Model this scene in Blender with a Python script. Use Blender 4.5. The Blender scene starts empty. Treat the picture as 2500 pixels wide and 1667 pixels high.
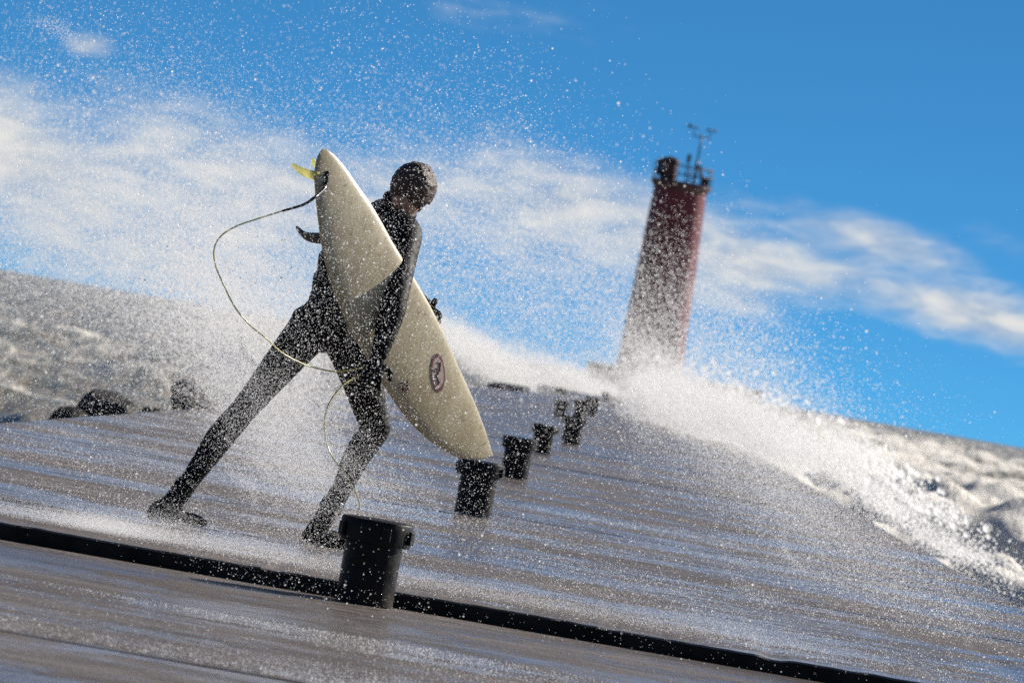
import bpy, bmesh, math, random
import numpy as np
from mathutils import Vector, Matrix, noise as mnoise
R = math.radians
random.seed(7); rng = np.random.default_rng(7)
sc = bpy.context.scene
col = sc.collection

# ------------------------------------------------------------------ camera
F = 13889.0                      # focal length in pixels of the 2500 px wide photograph
ROLL = math.atan(0.1744); CR, SR = math.cos(ROLL), math.sin(ROLL)
HC = 0.86                        # camera height above the raised deck
def P(px, py, Z):
    """place on the line of sight through a photograph pixel, Z metres ahead"""
    l = CR*px + SR*(py-654) - 1262.3
    d = -SR*px + CR*(py-654)
    return Vector((l*Z/F, Z, HC - d*Z/F))
cam = bpy.data.cameras.new('camera'); co = bpy.data.objects.new('camera', cam); col.objects.link(co)
cam.lens = 200; cam.sensor_width = 36; cam.clip_start = 0.5; cam.clip_end = 30000
cam.dof.use_dof = True; cam.dof.focus_distance = 21.95; cam.dof.aperture_fstop = 9.0; cam.dof.aperture_blades = 7
pit = 38.0/F
m = Matrix(((CR, -SR, 0), (0, 0, -1), (SR, CR, 0))).to_4x4()
co.matrix_world = Matrix.Translation((0, 0, HC)) @ Matrix.Rotation(pit, 4, 'X') @ m
sc.camera = co

# ------------------------------------------------------------------ sun, sky, exposure
SUN = Vector((0.74, 0.50, 0.46)).normalized()
sl = bpy.data.lights.new('sun', 'SUN'); so = bpy.data.objects.new('sun', sl); col.objects.link(so)
sl.energy = 5.0; sl.angle = R(0.53); sl.color = (1.0, 0.94, 0.85)
so.rotation_euler = SUN.to_track_quat('Z', 'Y').to_euler()
w = bpy.data.worlds.new('World'); sc.world = w; w.use_nodes = True
SKY_STRENGTH = 0.07

class NT:
    def __init__(s, tree): s.t = tree; s.n = tree.nodes; s.l = tree.links
    def node(s, ty, **kw):
        o = s.n.new(ty)
        for k, v in kw.items():
            if k.startswith('i_'):
                o.inputs[k[2:].replace('_', ' ')].default_value = v
            else: setattr(o, k, v)
        return o
    def put(s, sock, v):
        if hasattr(v, 'default_value') and hasattr(v, 'links'): s.l.new(v, sock)
        else: sock.default_value = v
    def math(s, op, a, b=0.0, c=None, clamp=False):
        o = s.n.new('ShaderNodeMath'); o.operation = op; o.use_clamp = clamp
        s.put(o.inputs[0], a); s.put(o.inputs[1], b)
        if c is not None: s.put(o.inputs[2], c)
        return o.outputs[0]
    def rng(s, v, a, b, c=0.0, d=1.0, smooth=True):
        o = s.n.new('ShaderNodeMapRange'); o.interpolation_type = 'SMOOTHSTEP' if smooth else 'LINEAR'
        s.put(o.inputs[0], v)
        for i, x in enumerate((a, b, c, d)): s.put(o.inputs[i+1], x)
        return o.outputs[0]
    def noise(s, vec, scale, detail=4, rough=0.55, dist=0.0):
        o = s.n.new('ShaderNodeTexNoise'); s.l.new(vec, o.inputs['Vector'])
        o.inputs['Scale'].default_value = scale; o.inputs['Detail'].default_value = detail
        o.inputs['Roughness'].default_value = rough; o.inputs['Distortion'].default_value = dist
        return o.outputs[0]
    def mapv(s, vec, loc=(0,0,0), rot=(0,0,0), scale=(1,1,1)):
        o = s.n.new('ShaderNodeMapping'); s.l.new(vec, o.inputs[0])
        o.inputs[1].default_value = loc; o.inputs[2].default_value = rot; o.inputs[3].default_value = scale
        return o.outputs[0]
    def mix(s, f, a, b, blend='MIX'):
        o = s.n.new('ShaderNodeMix'); o.data_type = 'RGBA'; o.blend_type = blend
        s.put(o.inputs[0], f); s.put(o.inputs[6], a); s.put(o.inputs[7], b)
        return o.outputs[2]

W = NT(w.node_tree); W.n.clear()
sky = W.node('ShaderNodeTexSky', sky_type='NISHITA'); sky.sun_disc = False
sky.sun_elevation = math.asin(SUN.z); sky.sun_rotation = math.atan2(SUN.x, SUN.y)
sky.air_density = 1.0; sky.dust_density = 0.1; sky.ozone_density = 3.0; sky.altitude = 200
tc = W.node('ShaderNodeTexCoord'); dirv = tc.outputs['Generated']
sx = W.node('ShaderNodeSeparateXYZ'); W.l.new(dirv, sx.inputs[0])
# clear polarised air: the deep blue reaches down to the horizon, so the sky is read a little higher up
zup = W.math('ADD', W.math('MULTIPLY', W.math('ABSOLUTE', sx.outputs[2]), 3.6), 0.17)
cx = W.node('ShaderNodeCombineXYZ')
W.l.new(sx.outputs[0], cx.inputs[0]); W.l.new(sx.outputs[1], cx.inputs[1]); W.l.new(zup, cx.inputs[2])
nv = W.node('ShaderNodeVectorMath', operation='NORMALIZE'); W.l.new(cx.outputs[0], nv.inputs[0])
W.l.new(nv.outputs[0], sky.inputs[0])
# the polarising filter deepens the blue low over the water; the rest of the sky keeps its own colour
tcol = W.mix(W.rng(sx.outputs[2], 0.08, 0.40), (0.30, 0.86, 1.12, 1), (0.80, 0.90, 0.95, 1))
tint = W.mix(1.0, sky.outputs[0], tcol, 'MULTIPLY')
# clouds: banks a degree or two above the horizon
cu = W.node('ShaderNodeCombineXYZ'); W.l.new(sx.outputs[0], cu.inputs[0]); W.l.new(sx.outputs[2], cu.inputs[1])
uv = cu.outputs[0]
def blob(px, py, wx, wy, rot, amt):
    """soft cloud bank centred on a direction; wx, wy are half sizes, rot its slope against the horizon"""
    p = P(px, py, 1.0); u, v = p.x, p.z-HC
    r = -R(rot) + 0.0
    mp = W.mapv(uv, loc=(-u, -v, 0))
    mr = W.mapv(mp, rot=(0, 0, -r)); ms = W.mapv(mr, scale=(F/wx, F/wy, 0))
    ln = W.node('ShaderNodeVectorMath', operation='LENGTH'); W.l.new(ms, ln.inputs[0])
    return W.math('MULTIPLY', W.rng(ln.outputs[1], 1.0, 0.0), amt)
blobs = [ # px, py, half length, half height, slope below horizontal relative to the horizon, amount
    (-100, 330, 560, 250, 10, 1.2), (250, 470, 900, 330, 5, 0.75), (225, 112, 110, 50, -4, 0.55),
    (620, 420, 640, 260, 9, 0.62), (1080, 470, 700, 290, 7, 0.70), (1400, 530, 480, 240, 12, 0.60),
    (900, 860, 1500, 330, 0, 0.62), (1800, 570, 480, 210, 12, .50),
    (1950, 530, 420, 80, 8, 0.45), (2180, 590, 300, 80, 8, 0.70), (2200, 710, 660, 130, 4, 0.85), (2520, 810, 460, 130, 0, 0.85),
    (1760, 690, 420, 190, 0, 0.68), (1620, 520, 380, 130, 11, 0.45), (1250, 45, 420, 110, -2, 0.36), (2500, 600, 260, 60, 6, .3),
]
tot = None
for b in blobs:
    v = blob(*b); tot = v if tot is None else W.math('ADD', tot, v)
# the same kind of bank goes on round the horizon outside the view
far = W.math('MULTIPLY', W.rng(W.math('ABSOLUTE', sx.outputs[0]), 0.10, 0.22),
             W.math('MULTIPLY', W.rng(sx.outputs[2], 0.09, 0.02), 0.75))
tot = W.math('ADD', tot, far)
n1 = W.noise(W.mapv(uv, scale=(1, 1.5, 1)), 30, 7, 0.52, 0.2)
n2 = W.noise(W.mapv(uv, rot=(0, 0, R(4)), scale=(1, 3.4, 1)), 85, 8, 0.64, 0.5)
nn = W.math('ADD', W.math('MULTIPLY', n1, 0.62), W.math('MULTIPLY', n2, 0.38))
cm = W.rng(W.math('ADD', W.math('MULTIPLY', tot, 0.62), W.math('MULTIPLY', W.math('SUBTRACT', nn, 0.5), 1.75)), 0.06, 0.92)
cm = W.math('MULTIPLY', cm, W.rng(tot, 0.0, 0.35))
cloudc = W.mix(W.rng(n2, 0.3, 0.7), (4.3, 4.9, 5.8, 1), (7.9, 7.7, 7.2, 1))
cmix = W.mix(W.math('MULTIPLY', cm, 0.93), tint, cloudc)
bg = W.node('ShaderNodeBackground', i_Strength=SKY_STRENGTH); W.l.new(cmix, bg.inputs[0])
wo = W.node('ShaderNodeOutputWorld'); W.l.new(bg.outputs[0], wo.inputs[0])
sc.view_settings.view_transform = 'Standard'; sc.view_settings.look = 'None'
sc.view_settings.exposure = 0.6; sc.view_settings.gamma = 1.0; sc.view_settings.use_curve_mapping = False
sc.cycles.use_denoising = False
sc.cycles.max_bounces = 6; sc.cycles.diffuse_bounces = 4; sc.cycles.glossy_bounces = 3
sc.cycles.transmission_bounces = 4; sc.cycles.transparent_max_bounces = 24
sc.cycles.sample_clamp_indirect = 4.0

# ------------------------------------------------------------------ helpers
def tag(o, label=None, cat=None, group=None, kind=None):
    if label: o['label'] = label
    if cat: o['category'] = cat
    if group: o['group'] = group
    if kind: o['kind'] = kind
    return o
def link(name, me, mats=None, parent=None, smooth=True):
    o = bpy.data.objects.new(name, me); col.objects.link(o)
    if mats:
        for mm in (mats if isinstance(mats, (list, tuple)) else [mats]): me.materials.append(mm)
    if smooth: me.shade_smooth()
    if parent: 
        o.parent = parent; o.matrix_parent_inverse = parent.matrix_world.inverted()
    return o
def empty(name, loc=(0, 0, 0)):
    o = bpy.data.objects.new(name, None); col.objects.link(o); o.location = loc
    o.empty_display_size = 0.2; o.matrix_world = Matrix.Translation(loc); return o
def bmobj(name, bm, mat, parent=None, smooth=True, auto=None):
    me = bpy.data.meshes.new(name); bm.to_mesh(me); bm.free()
    o = link(name, me, mat, parent, smooth)
    if auto is not None and smooth: me.set_sharp_from_angle(angle=R(auto))
    return o
def box(bm, c, s, M=None):
    r = bmesh.ops.create_cube(bm, size=1.0)
    bmesh.ops.scale(bm, vec=s, verts=r['verts']); bmesh.ops.translate(bm, vec=c, verts=r['verts'])
    if M is not None: bmesh.ops.transform(bm, matrix=M, verts=r['verts'])
    return r['verts']
def lathe(bm, prof, seg=48, c=(0, 0, 0)):
    rings = []
    for (r, z) in prof:
        rings.append([bm.verts.new((c[0]+r*math.cos(2*math.pi*i/seg), c[1]+r*math.sin(2*math.pi*i/seg), c[2]+z)) for i in range(seg)])
    for a, b in zip(rings, rings[1:]):
        for i in range(seg): bm.faces.new((a[i], a[(i+1) % seg], b[(i+1) % seg], b[i]))
    bm.faces.new(list(reversed(rings[0]))); bm.faces.new(rings[-1])
def tube(bm, pts, rads, seg=10, squash=None):
    """swept tube with changing radius"""
    pts = [Vector(p) for p in pts]; rings = []; up = Vector((0.13, 0.2, 1)).normalized()
    if not hasattr(rads, '__len__'): rads = [rads]*len(pts)
    for i, p in enumerate(pts):
        t = (pts[min(i+1, len(pts)-1)]-pts[max(i-1, 0)]).normalized()
        a = t.cross(up); a = a.normalized() if a.length > 1e-4 else Vector((1, 0, 0)); b = t.cross(a); up = a.cross(t)
        rings.append([bm.verts.new(p+(a*math.cos(2*math.pi*k/seg)+b*math.sin(2*math.pi*k/seg)*(squash or 1))*rads[i]) for k in range(seg)])
    for A, B in zip(rings, rings[1:]):
        for i in range(seg): bm.faces.new((A[i], A[(i+1) % seg], B[(i+1) % seg], B[i]))
    bm.faces.new(list(reversed(rings[0]))); bm.faces.new(rings[-1])
def catmull(pts, n=8):
    pts = [Vector(p) for p in pts]; out = []
    q = [pts[0]*2-pts[1]]+pts+[pts[-1]*2-pts[-2]]
    for i in range(1, len(q)-2):
        a, b, c, d = q[i-1:i+3]
        for k in range(n):
            t = k/n
            out.append(0.5*((2*b)+(c-a)*t+(2*a-5*b+4*c-d)*t*t+(3*b-a-3*c+d)*t**3))
    out.append(pts[-1]); return out

def mat(name, base, rough=0.5, build=None, **kw):
    mm = bpy.data.materials.new(name); mm.use_nodes = True; N = NT(mm.node_tree)
    b = N.n['Principled BSDF']; b.inputs['Base Color'].default_value = (*base, 1); b.inputs['Roughness'].default_value = rough
    for k, v in kw.items(): b.inputs[k.replace('_', ' ')].default_value = v
    if build: build(N, b)
    return mm
def objc(N): return N.node('ShaderNodeTexCoord').outputs['Object']
def geo(N): return N.node('ShaderNodeNewGeometry').outputs['Position']
def bump(N, b, h, strength, dist):
    o = N.node('ShaderNodeBump', i_Strength=strength, i_Distance=dist); N.l.new(h, o.inputs['Height']); N.l.new(o.outputs[0], b.inputs['Normal'])

def m_deck(N, b):
    p = geo(N)
    big = N.noise(N.mapv(p, scale=(0.45, 0.8, 1)), 0.9, 4, 0.6, 0.4)
    mid = N.noise(N.mapv(p, scale=(0.5, 1.0, 1)), 3.0, 8, 0.72)
    vf = N.noise(N.mapv(p, scale=(.55, 1, 1)), 14, 7, 0.75)
    fine = N.noise(p, 60, 5, 0.7); grit = N.noise(p, 260, 3, 0.6)
    wsum = N.math('ADD', N.math('ADD', N.math('MULTIPLY', big, 0.42), N.math('MULTIPLY', mid, 0.30)), N.math('MULTIPLY', vf, .28))
    wet = N.rng(wsum, 0.465, 0.54)                      # 1 where a film of water stands
    damp = N.rng(N.noise(N.mapv(p, scale=(.4, 1, 1)), 1.7, 6, .7), 0.40, 0.62)
    c = N.mix(N.rng(mid, 0.3, 0.7), (0.085, 0.068, 0.058, 1), (0.235, 0.200, 0.178, 1))
    c = N.mix(N.rng(fine, 0.45, 0.75), c, (0.25, 0.22, 0.20, 1))
    c = N.mix(N.math('MULTIPLY', damp, 0.45), c, (0.085, 0.060, 0.042, 1))
    ck = N.rng(N.noise(N.mapv(p, scale=(.9, 7, 1)), 2.6, 6, .72), .655, .685)
    c = N.mix(ck, c, (0.012, 0.010, 0.009, 1))
    N.l.new(c, b.inputs['Base Color'])
    N.l.new(N.rng(wet, 0, 1, 0.55, 0.17), b.inputs['Roughness'])
    N.l.new(N.rng(wet, 0, 1, 0.24, 0.36), b.inputs['Specular IOR Level'])
    h = N.math('ADD', N.math('MULTIPLY', fine, 0.8), N.math('MULTIPLY', grit, 0.5))
    h = N.math('MULTIPLY', h, N.rng(wet, 0, 1, 1.0, 0.06))
    h = N.math('ADD', h, N.math('MULTIPLY', vf, 0.9))
    bump(N, b, h, 0.9, 0.006)
M_deck = mat('wet_concrete', (0.1, 0.09, 0.08), 0.3, m_deck, Specular_IOR_Level=0.55)
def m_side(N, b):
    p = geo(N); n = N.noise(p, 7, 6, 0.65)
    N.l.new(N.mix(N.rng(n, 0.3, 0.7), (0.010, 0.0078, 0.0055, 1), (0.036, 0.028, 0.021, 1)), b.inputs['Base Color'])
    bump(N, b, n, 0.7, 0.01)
M_side = mat('dark_concrete', (0.02, 0.018, 0.015), 0.5, m_side, Specular_IOR_Level=0.12)  # much darker concrete tone for the slab sides, core and kerb
def m_iron(N, b):
    p = objc(N); n = N.noise(p, 14, 6, 0.65); s = N.noise(N.mapv(p, scale=(6, 6, 1.0)), 5, 5, 0.6)
    c = N.mix(N.rng(n, 0.55, 0.72), (0.009, 0.0065, 0.005, 1), (0.030, 0.015, 0.008, 1))
    c = N.mix(N.math('MULTIPLY', N.rng(s, 0.55, 0.75), 0.5), c, (0.024, 0.013, 0.007, 1))
    N.l.new(c, b.inputs['Base Color']); N.l.new(N.rng(n, 0.3, 0.7, 0.28, 0.6), b.inputs['Roughness'])
    bump(N, b, N.math('ADD', n, N.math('MULTIPLY', N.noise(p, 90, 3), 0.5)), 0.35, 0.006)
M_iron = mat('wet_black_iron', (0.012, 0.01, 0.01), 0.3, m_iron, Specular_IOR_Level=0.18)
def m_neo(N, b):
    p = geo(N); n = N.noise(N.mapv(p, scale=(1, 1, 1.7)), 16, 3, 0.5, 0.6); f = N.noise(p, 240, 2)
    N.l.new(N.mix(n, (0.004, 0.004, 0.0045, 1), (0.008, 0.0078, 0.008, 1)), b.inputs['Base Color'])
    bump(N, b, N.math('ADD', n, N.math('MULTIPLY', f, 0.02)), 0.6, 0.016)
M_neo = mat('black_neoprene', (0.012, 0.012, 0.013), 0.6, m_neo, Specular_IOR_Level=0.12)
M_skin = mat('skin', (0.38, 0.20, 0.14), 0.45)
def m_hair(N, b):
    p = geo(N); n = N.noise(N.mapv(p, scale=(1, 1, .4)), 190, 4, 0.7)
    N.l.new(N.mix(N.rng(n, .3, .7), (0.022, 0.011, 0.007, 1), (0.095, 0.048, 0.030, 1)), b.inputs['Base Color'])
    bump(N, b, n, 1.0, 0.006)
M_hair = mat('wet_brown_hair', (0.03, 0.018, 0.012), 0.45, m_hair)
def m_board(N, b):
    p = geo(N)
    st = N.noise(N.mapv(p, rot=(0, R(28), 0), scale=(26, 6, 3.0)), 3.2, 6, 0.7)
    bl = N.noise(p, 5, 6, 0.65); sp = N.noise(p, 70, 4, 0.7)
    c = N.mix(N.rng(bl, 0.3, 0.7), (0.35, 0.285, 0.165, 1), (0.50, 0.43, 0.28, 1))
    c = N.mix(N.math('MULTIPLY', N.rng(st, 0.50, 0.72), 0.62), c, (0.19, 0.145, 0.08, 1))
    c = N.mix(N.math('MULTIPLY', N.rng(sp, 0.56, 0.7), 0.45), c, (0.15, 0.12, 0.08, 1))
    N.l.new(c, b.inputs['Base Color']); bump(N, b, sp, 0.25, 0.003)
M_board = mat('waxed_old_fibreglass', (0.6, 0.54, 0.4), 0.32, m_board, Subsurface_Weight=0.0)
M_fin_y0 = mat('yellow_translucent_resin', (0.80, 0.74, 0.22), 0.25, None)
def m_fin(N, b):
    tl = N.node('ShaderNodeBsdfTranslucent', i_Color=(.92, .90, .55, 1)); mx_ = N.node('ShaderNodeMixShader'); mx_.inputs[0].default_value = .6
    N.l.new(b.outputs[0], mx_.inputs[1]); N.l.new(tl.outputs[0], mx_.inputs[2]); N.l.new(mx_.outputs[0], N.n['Material Output'].inputs[0])
M_fin_y = mat('pale_yellow_resin', (0.85, 0.78, 0.25), 0.25, m_fin)
M_fin_b = mat('black_plastic', (0.012, 0.012, 0.014), 0.3)
M_cord_y = mat('yellow_urethane_cord', (0.62, 0.58, 0.20), 0.3)
M_red = mat('logo_red_ink', (0.12, 0.030, 0.042), 0.4)
M_pink = mat('logo_faded_ink', (0.36, 0.28, 0.23), 0.4)
def m_tower(N, b):
    p = objc(N); n = N.noise(N.mapv(p, scale=(1, 1, .3)), 1.6, 5)
    N.l.new(N.mix(n, (0.110, 0.009, 0.013, 1), (0.150, 0.016, 0.020, 1)), b.inputs['Base Color'])
M_tower = mat('red_painted_steel', (0.22, 0.02, 0.02), 0.45, m_tower)
M_dark = mat('dark_red_painted_metal', (0.045, 0.014, 0.016), 0.5)
M_steel = mat('dull_galvanised_steel', (0.06, 0.065, 0.075), 0.45)
M_lens = mat('beacon_glass', (0.10, 0.10, 0.11), 0.15)
def m_conc(N, b):
    n = N.noise(geo(N), 0.8, 6, 0.65)
    N.l.new(N.mix(n, (0.16, 0.12, 0.105, 1), (0.30, 0.24, 0.21, 1)), b.inputs['Base Color'])
M_conc = mat('weathered_concrete', (0.2, 0.18, 0.16), 0.6, m_conc)
def m_rock(N, b):
    n = N.noise(objc(N), 6, 6, 0.65)
    N.l.new(N.mix(N.rng(n, .3, .7), (0.010, 0.009, 0.008, 1), (0.045, 0.038, 0.032, 1)), b.inputs['Base Color']); bump(N, b, n, 0.8, 0.03)
M_rock = mat('wet_dark_stone', (0.03, 0.027, 0.024), 0.7, m_rock, Specular_IOR_Level=0.15)

# droplets: white backlit water; each lets light in at its back and glow out at its front
def droplet(name, colr, tr=0.35, gl=0.08):
    mm = bpy.data.materials.new(name); mm.use_nodes = True; N = NT(mm.node_tree); N.n.clear()
    tl = N.node('ShaderNodeBsdfTranslucent', i_Color=(*colr, 1)); df = N.node('ShaderNodeBsdfDiffuse', i_Color=(*colr, 1))
    tp = N.node('ShaderNodeBsdfTransparent')
    m1 = N.node('ShaderNodeMixShader'); m1.inputs[0].default_value = 0.42; N.l.new(tl.outputs[0], m1.inputs[1]); N.l.new(df.outputs[0], m1.inputs[2])
    m2 = N.node('ShaderNodeMixShader'); m2.inputs[0].default_value = tr; N.l.new(m1.outputs[0], m2.inputs[1]); N.l.new(tp.outputs[0], m2.inputs[2])
    o = N.node('ShaderNodeOutputMaterial'); N.l.new(m2.outputs[0], o.inputs[0]); return mm
M_drop = droplet('sunlit_water_droplet', (1.0, 0.99, 0.985), 0.32)
M_foamdrop = droplet('sunlit_foam_spray', (1.0, 0.985, 0.965), 0.25)

def points(name, co_, ra, mm, label, cat='spray'):
    me = bpy.data.meshes.new(name); n = len(co_)
    me.vertices.add(n); me.vertices.foreach_set('co', np.ascontiguousarray(co_, dtype=np.float32).ravel())
    at = me.attributes.new('rad', 'FLOAT', 'POINT'); at.data.foreach_set('value', np.ascontiguousarray(ra, dtype=np.float32))
    me.materials.append(mm); o = bpy.data.objects.new(name, me); col.objects.link(o)
    g = bpy.data.node_groups.new(name+'_points', 'GeometryNodeTree')
    g.interface.new_socket('Geometry', in_out='INPUT', socket_type='NodeSocketGeometry')
    g.interface.new_socket('Geometry', in_out='OUTPUT', socket_type='NodeSocketGeometry')
    gi = g.nodes.new('NodeGroupInput'); go = g.nodes.new('NodeGroupOutput')
    mp = g.nodes.new('GeometryNodeMeshToPoints'); na = g.nodes.new('GeometryNodeInputNamedAttribute'); na.data_type = 'FLOAT'
    na.inputs[0].default_value = 'rad'; sm = g.nodes.new('GeometryNodeSetMaterial'); sm.inputs['Material'].default_value = mm
    g.links.new(gi.outputs[0], mp.inputs['Mesh']); g.links.new(na.outputs[0], mp.inputs['Radius'])
    g.links.new(mp.outputs[0], sm.inputs[0]); g.links.new(sm.outputs[0], go.inputs[0])
    md = o.modifiers.new('points', 'NODES'); md.node_group = g
    return tag(o, label, cat, kind='stuff')

# ------------------------------------------------------------------ sea
SEA = -1.35
def xl(Y): return -3.42+0.02*Y         # left edge of the pier at distance Y
def xr(Y): return 2.34+0.02*Y
def waves(X, Y):
    r = np.random.default_rng(3); h = np.zeros_like(X)
    for lam0, amp, k in ((26, .34, 5), (13, .28, 7), (6.5, .20, 9), (3.0, .11, 10), (1.4, .05, 10)):
        for i in range(k):
            th = math.pi*1.12 + r.normal(0, 0.55); lam = lam0*r.uniform(.75, 1.3); q = 2*math.pi/lam
            ph = q*(X*math.cos(th)+Y*math.sin(th))+r.uniform(0, 6.28)
            fade = 1/(1+(Y*0.0012*10/lam)**2)
            h += amp*1.5/math.sqrt(k)*fade*(1-2*np.abs(np.sin(ph/2))**1.3)
    return h
def bign(X, Y, lam, seed, k=9):
    r = np.random.default_rng(seed); h = np.zeros_like(X)
    for i in range(k):
        th = r.uniform(0, 6.28); q = 2*math.pi/(lam*r.uniform(.6, 1.5))
        h += np.sin(q*(X*math.cos(th)+Y*math.sin(th))+r.uniform(0, 6.28))
    return h/math.sqrt(k)
ys = np.concatenate([np.linspace(-120, 20, 30)[:-1], np.geomspace(20, 300, 620)[:-1], np.geomspace(300, 9000, 260)])
us = np.concatenate([np.linspace(-1.6, -.14, 40)[:-1], np.linspace(-.14, .16, 400), np.linspace(.16, 1.6, 40)[1:]])
UU, YY = np.meshgrid(us, ys)
XX = UU*np.maximum(YY, 40)
H = waves(XX, YY)
dr = XX-xr(YY); dl = xl(YY)-XX
right = 1/(1+np.exp(-(dr+1)/1.5))
lee = 0.52
H = H*(lee+(1.25-lee)*right)
# the swell piles up against the right hand face of the pier
pile = np.exp(-np.clip(dr, 0, None)/9.0)*right
H += pile*(0.66+0.24*bign(XX, YY, 7, 11)+0.28*bign(XX, YY, 3, 12)+.14*bign(XX, YY, 1.2, 13))
# inside the pier the water stays low
under = (dr < 0.05) & (dl < 0.05)
H = np.where(under, -0.6, H)
fo = 0.30*bign(XX, YY, 16, 5)+0.25*bign(XX, YY, 5, 6)
foam = right*(0.46*np.exp(-np.clip(dr, 0, None)/50.0)+0.05+0.55*np.exp(-np.clip(dr, 0, None)/9.0)) + fo*(0.26+.26*right) + (.12+.10*right)*H + (1-right)*(0.06)
verts = np.stack([XX, YY, SEA+H], -1).reshape(-1, 3)
nr, nc = XX.shape
idx = np.arange(nr*nc).reshape(nr, nc)
fc = np.stack([idx[:-1, :-1], idx[:-1, 1:], idx[1:, 1:], idx[1:, :-1]], -1).reshape(-1, 4)
me = bpy.data.meshes.new('sea')
me.vertices.add(len(verts)); me.vertices.foreach_set('co', verts.ravel())
me.loops.add(fc.size); me.loops.foreach_set('vertex_index', fc.ravel())
me.polygons.add(len(fc)); me.polygons.foreach_set('loop_start', np.arange(0, fc.size, 4)); me.polygons.foreach_set('loop_total', np.full(len(fc), 4))
me.update(calc_edges=True)
at = me.attributes.new('foam', 'FLOAT', 'POINT'); at.data.foreach_set('value', foam.ravel().astype(np.float32))
def m_sea(N, b):
    p = geo(N); a = N.node('ShaderNodeAttribute', attribute_name='foam').outputs['Fac']
    q = N.mapv(p, scale=(1, .16, 1)); n = N.noise(q, 0.75, 8, 0.66, 0.6); n2 = N.noise(N.mapv(p, scale=(1, .3, 1)), 3.4, 6, 0.7)
    f = N.math('ADD', a, N.math('MULTIPLY', N.math('SUBTRACT', N.math('ADD', N.math('MULTIPLY', n, .6), N.math('MULTIPLY', n2, .4)), 0.5), 2.2))
    f = N.rng(f, 0.06, 0.50)
    wc = N.mix(N.rng(N.noise(q, 1.7, 4), .4, .6), (0.150, 0.148, 0.105, 1), (0.29, 0.235, 0.155, 1))
    N.l.new(N.mix(f, wc, (0.86, 0.81, 0.73, 1)), b.inputs['Base Color'])
    N.l.new(N.rng(f, 0, 1, 0.30, 0.9), b.inputs['Roughness'])
    N.l.new(N.rng(f, 0, 1, 0.30, 0.04), b.inputs['Specular IOR Level'])
    bump(N, b, N.math('ADD', n, N.math('MULTIPLY', n2, 0.4)), 1.0, 0.45)
M_sea = mat('stormy_silty_water', (0.06, 0.06, 0.04), 0.25, m_sea)
tag(link('sea', me, M_sea), 'stormy olive and brown sea streaked with foam on both sides of the pier', 'water', kind='structure')

# ------------------------------------------------------------------ pier
pier = empty('pier'); tag(pier, 'long wet concrete pier running out to the red lighthouse', 'pier', kind='structure')
STEP = 19.55; LOW = -0.055
def slab(y0, y1, z, x0=None, x1=None, name='slab', th=0.35, m_=None):
    bm = bmesh.new()
    a0, a1 = (xl(y0), xl(y1)) if x0 is None else (x0(y0), x0(y1)); b0, b1 = (xr(y0), xr(y1)) if x1 is None else (x1(y0), x1(y1))
    t = random.uniform(-.003, .003)
    vs = [bm.verts.new(v) for v in ((a0, y0, z-th), (b0, y0, z-th), (b1, y1, z-th), (a1, y1, z-th), (a0, y0, z+t), (b0, y0, z-t), (b1, y1, z-t), (a1, y1, z+t))]
    for f in ((3, 2, 1, 0), (4, 5, 6, 7), (0, 1, 5, 4), (1, 2, 6, 5), (2, 3, 7, 6), (3, 0, 4, 7)): bm.faces.new([vs[i] for i in f])
    if abs(y0-STEP) < .01:      # worn, chipped nosing of the step
        ee = [e for e in bm.edges if abs(e.verts[0].co.y-e.verts[1].co.y) < .01 and abs(e.verts[0].co.x-e.verts[1].co.x) > 1]
        bmesh.ops.bevel(bm, geom=ee, offset=0.006, segments=1, affect='EDGES')
        ee = [e for e in bm.edges if abs(e.verts[0].co.y-e.verts[1].co.y) < .012 and abs(e.verts[0].co.x-e.verts[1].co.x) > 1]
        bmesh.ops.subdivide_edges(bm, edges=ee, cuts=420, use_grid_fill=True)
        for v in bm.verts:
            if v.co.y < y0+.02 and v.co.z > -.02:
                a_ = mnoise.noise(Vector((v.co.x*2.3, 0, 0))); b_ = mnoise.noise(Vector((v.co.x*13, 5, 0))); c_ = max(0, mnoise.noise(Vector((v.co.x*5.1, 9, 0)))-.28)
                v.co.y += .006*b_+.05*c_; v.co.z += .003*a_+.002*b_-.035*c_
    else: bmesh.ops.bevel(bm, geom=bm.edges[:], offset=0.012, segments=2, affect='EDGES')
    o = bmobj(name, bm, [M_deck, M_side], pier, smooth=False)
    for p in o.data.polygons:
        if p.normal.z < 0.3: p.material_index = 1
    return o
ed = [-4.0, 2.8, 8.7, 14.6, STEP-.02]
for a, b in zip(ed, ed[1:]): slab(a, b-.03, LOW, th=0.30)
y = STEP; k = 0
while y < 160:
    y2 = y+5.75; slab(y, y2-.03, 0.0 + (0 if k == 0 else random.uniform(-.004, .004))); y = y2; k += 1
YEND = y
# solid core of the pier below the slabs, down into the water
bm = bmesh.new()
def prism(bm, y0, y1, xa, xb, z0, z1):
    vs = [bm.verts.new(v) for v in ((xa(y0), y0, z0), (xb(y0), y0, z0), (xb(y1), y1, z0), (xa(y1), y1, z0), (xa(y0), y0, z1), (xb(y0), y0, z1), (xb(y1), y1, z1), (xa(y1), y1, z1))]
    for f in ((3, 2, 1, 0), (4, 5, 6, 7), (0, 1, 5, 4), (1, 2, 6, 5), (2, 3, 7, 6), (3, 0, 4, 7)): bm.faces.new([vs[i] for i in f])
prism(bm, -4.5, YEND+.1, lambda y: xl(y)+.04, lambda y: xr(y)-.04, -4, -.362)
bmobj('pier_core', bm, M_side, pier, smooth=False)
slab(YEND+.2, 336, -0.25, lambda y: xl(y)+1.2, lambda y: xr(y)-1.0, name='far_walkway', th=2.4)
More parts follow.
